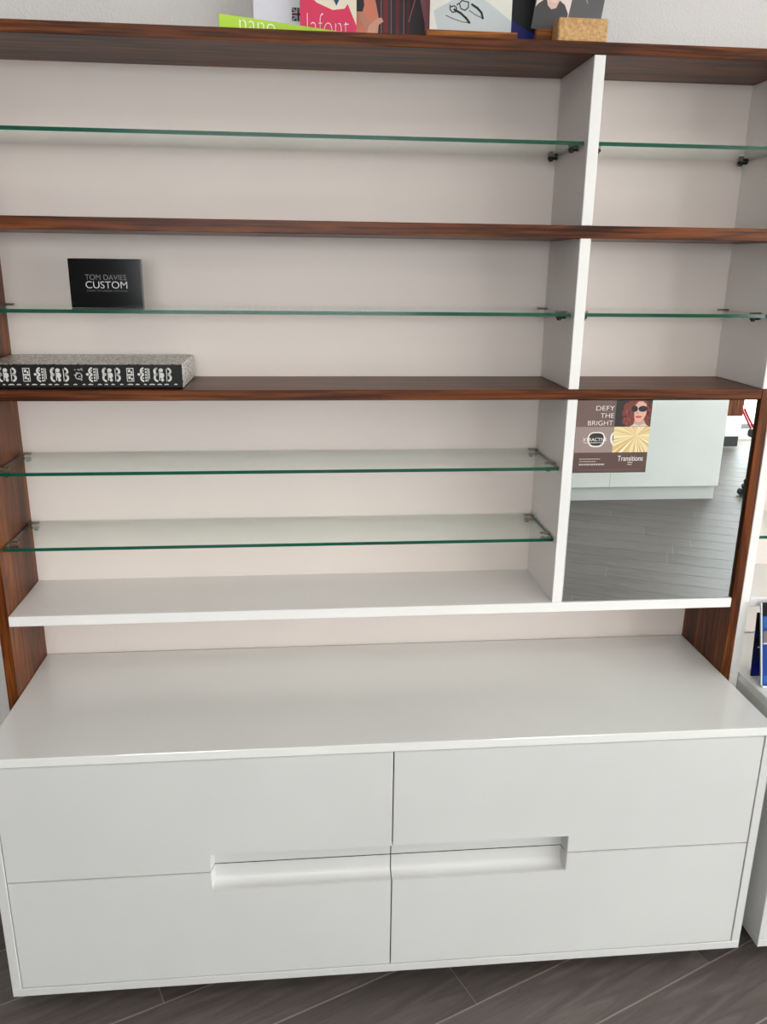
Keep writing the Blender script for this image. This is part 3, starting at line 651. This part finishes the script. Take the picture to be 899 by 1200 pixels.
def tp(nm, pts, d, c_):
    o_ = poly(nm, [(p[0], p[1]) for p in pts], -d, col(c_), pt, .0002); o_.data.transform(Mt); return o_
bm = bmesh.new(); bx(bm, 0, .148, 0, .0015, 0, .24); bmesh.ops.transform(bm, matrix=Matrix.Translation((.3055, .3478, 2.2205)) @ Matrix.Rotation(math.radians(8), 4, 'Y'), verts=bm.verts); obj('sheet', bm, col((88, 86, 88)), pt)
Mt = Matrix.Translation((.3055, .3478, 2.2205)) @ Matrix.Rotation(math.radians(8), 4, 'Y')
tp('pale_backdrop', [(.002, .03), (.075, .03), (.085, .2), (.002, .2)], .0003, (232, 214, 208))
tp('person_shirt', [(.001, .001), (.072, .001), (.074, .040), (.064, .055), (.052, .061), (.018, .058), (.006, .048), (.001, .04)], .0006, (62, 60, 62))
tp('person_neck', [(.022, .062), (.027, .048), (.036, .042), (.046, .046), (.052, .064), (.05, .08), (.025, .08)], .0009, (222, 186, 174))
tp('person_face', ell(.039, .095, .0205, .040, 22), .0012, (236, 200, 188))
tp('person_lips', ell(.042, .071, .0075, .0024, 10), .0015, (196, 96, 104))
tp('person_hair', [(.018, .10), (.018, .13), (.03, .142), (.05, .14), (.061, .125), (.06, .105), (.052, .12), (.03, .12)], .0015, (40, 30, 26))
for ex_ in (.031, .047): tp('person_eye', ell(ex_, .1, .003, .0018, 8), .0015, (30, 26, 26))
tp('person_nose', [(.039, .098), (.043, .083), (.036, .083)], .0015, (216, 174, 160))
tp('pale_stroke', [(.098, .085), (.112, .066), (.113, .068), (.100, .087)], .0006, (170, 168, 168))

# ------------------------------------------------------------------ the shop behind the camera, seen in the mirror
ct = empty('reception_counter', (1.2, -4.05, 0)); tag(ct, 'long white gloss reception counter with recessed kick plate seen in the mirror', 'counter')
for i in range(4):
    a = -.494 + i * .875; box('front_panel', a + .001, a + .874, -3.762, -3.744, .112, 1.06, 'gloss', ct, .001)
box('end_panel', 2.990, 3.008, -4.4, -3.7625, .112, 1.06, 'gloss', ct, .001)
box('kick_plate', -.48, 2.993, -4.38, -3.775, 0, .111, 'front', ct, 0)
box('counter_top', -.51, 3.022, -4.42, -3.73, 1.0605, 1.095, 'gloss', ct, .002)
tcb = empty('tall_cabinet', (3.9, -5.8, 0)); tag(tcb, 'wooden cabinet on a white base with black plinth by the far window', 'cabinet')
box('plinth', 3.5, 4.196, -5.96, -5.66, 0, .105, 'plinth', tcb, 0); box('base_drawer', 3.5, 4.198, -5.96, -5.639, .1055, .316, 'gloss', tcb); box('body', 3.5, 4.198, -5.96, -5.639, .3165, 1.9, 'wood_z', tcb)
st = empty('office_chair', (3.60, -3.85, 0)); tag(st, 'black swivel chair on a star base at the end of the counter', 'chair')
chrome = plain('chrome', (200, 200, 205), .12, 1); blackv = plain('black_vinyl', (18, 18, 19), .35)
def lathe(nm, prof, cx, cy, mt, parent, n=32):
    bm = bmesh.new(); rings = [[bm.verts.new((cx + r_ * math.cos(2 * math.pi * j / n), cy + r_ * math.sin(2 * math.pi * j / n), z_)) for j in range(n)] for r_, z_ in prof]
    for a, b in zip(rings, rings[1:]):
        for j in range(n): bm.faces.new((a[j], a[(j + 1) % n], b[(j + 1) % n], b[j]))
    bm.faces.new(rings[0][::-1]); bm.faces.new(rings[-1]); return obj(nm, bm, mt, parent, True)
OX, OY = 3.60, -3.85
lathe('post', [(.03, .09), (.03, .26), (.018, .27), (.018, .43)], OX, OY, blackv, st)
for i in range(5):
    t = math.radians(180 + 72 * i); dx, dy = math.cos(t), math.sin(t)
    lg = tube('base_leg', [(OX + dx * .02, OY + dy * .02, .115), (OX + dx * .18, OY + dy * .18, .098), (OX + dx * .33, OY + dy * .33, .075)], [.032, .028, .022], blackv, st, 10)
    bm = bmesh.new(); c_ = Vector((OX + dx * .33, OY + dy * .33, .0285)); tube_bm(bm, [c_ + Vector((dy, -dx, 0)) * .026, c_ - Vector((dy, -dx, 0)) * .026], .028, 14); obj('caster', bm, blackv, lg)
box('seat', OX - .23, OX + .23, OY - .23, OY + .23, .431, .50, blackv, st, .02); box('backrest', OX + .19, OX + .235, OY - .21, OY + .21, .56, .98, blackv, st, .015)
box('back_bar', OX + .20, OX + .225, OY - .03, OY + .03, .499, .565, blackv, st, 0)
ch = empty('low_chair', (4.12, -5.0, 0)); tag(ch, 'low child chair with red tube frame and black seat near the far window', 'chair')
red = plain('red_tube', (190, 34, 44), .35)
Mr = Matrix.Translation((3.83, -5.0, 0)) @ Matrix.Rotation(math.radians(29.7), 4, 'Z')
def rp(x, y, z): return Mr @ Vector((x, y, z))
for y in (0, -.26):
    tube('back_post', [rp(0, y, .482), rp(.07, y, .36), rp(.135, y, .26)], .010, red, ch); tube('leg', [rp(.14, y, .25), rp(.135, y, .0)], .010, blackv, ch); tube('leg', [rp(.38, y, .25), rp(.40, y, .0)], .010, blackv, ch)
tube('back_rail', [rp(0, 0, .48), rp(0, -.26, .48)], .010, red, ch)
bm = bmesh.new(); bx(bm, .12, .41, -.275, .015, .2505, .285, .006, 2); bmesh.ops.transform(bm, matrix=Mr, verts=bm.verts); obj('seat', bm, blackv, ch)
# unseen ceiling panels added to brighten the sideboard top from above
for i, (x, y) in enumerate(((-.9, -1.4), (1.1, -1.4), (3.1, -1.4), (-.9, -3.2), (1.1, -3.2), (3.1, -3.2), (1.1, -4.9), (3.6, -4.9))):
    cl = empty('added_fill_panel', (x, y, RH)); tag(cl, 'square flat white fill panel added on the unseen ceiling', 'added fill light', 'added fill panels')
    bm = bmesh.new()
    for a in ((-.31, .31, -.31, -.29), (-.31, .31, .29, .31), (-.31, -.29, -.29, .29), (.29, .31, -.29, .29)): bx(bm, x + a[0], x + a[1], y + a[2], y + a[3], RH - .03, RH - .0005)
    obj('frame', bm, 'ceil', cl); box('glow_sheet', x - .29, x + .29, y - .29, y + .29, RH - .022, RH - .012, 'fill', cl, 0)
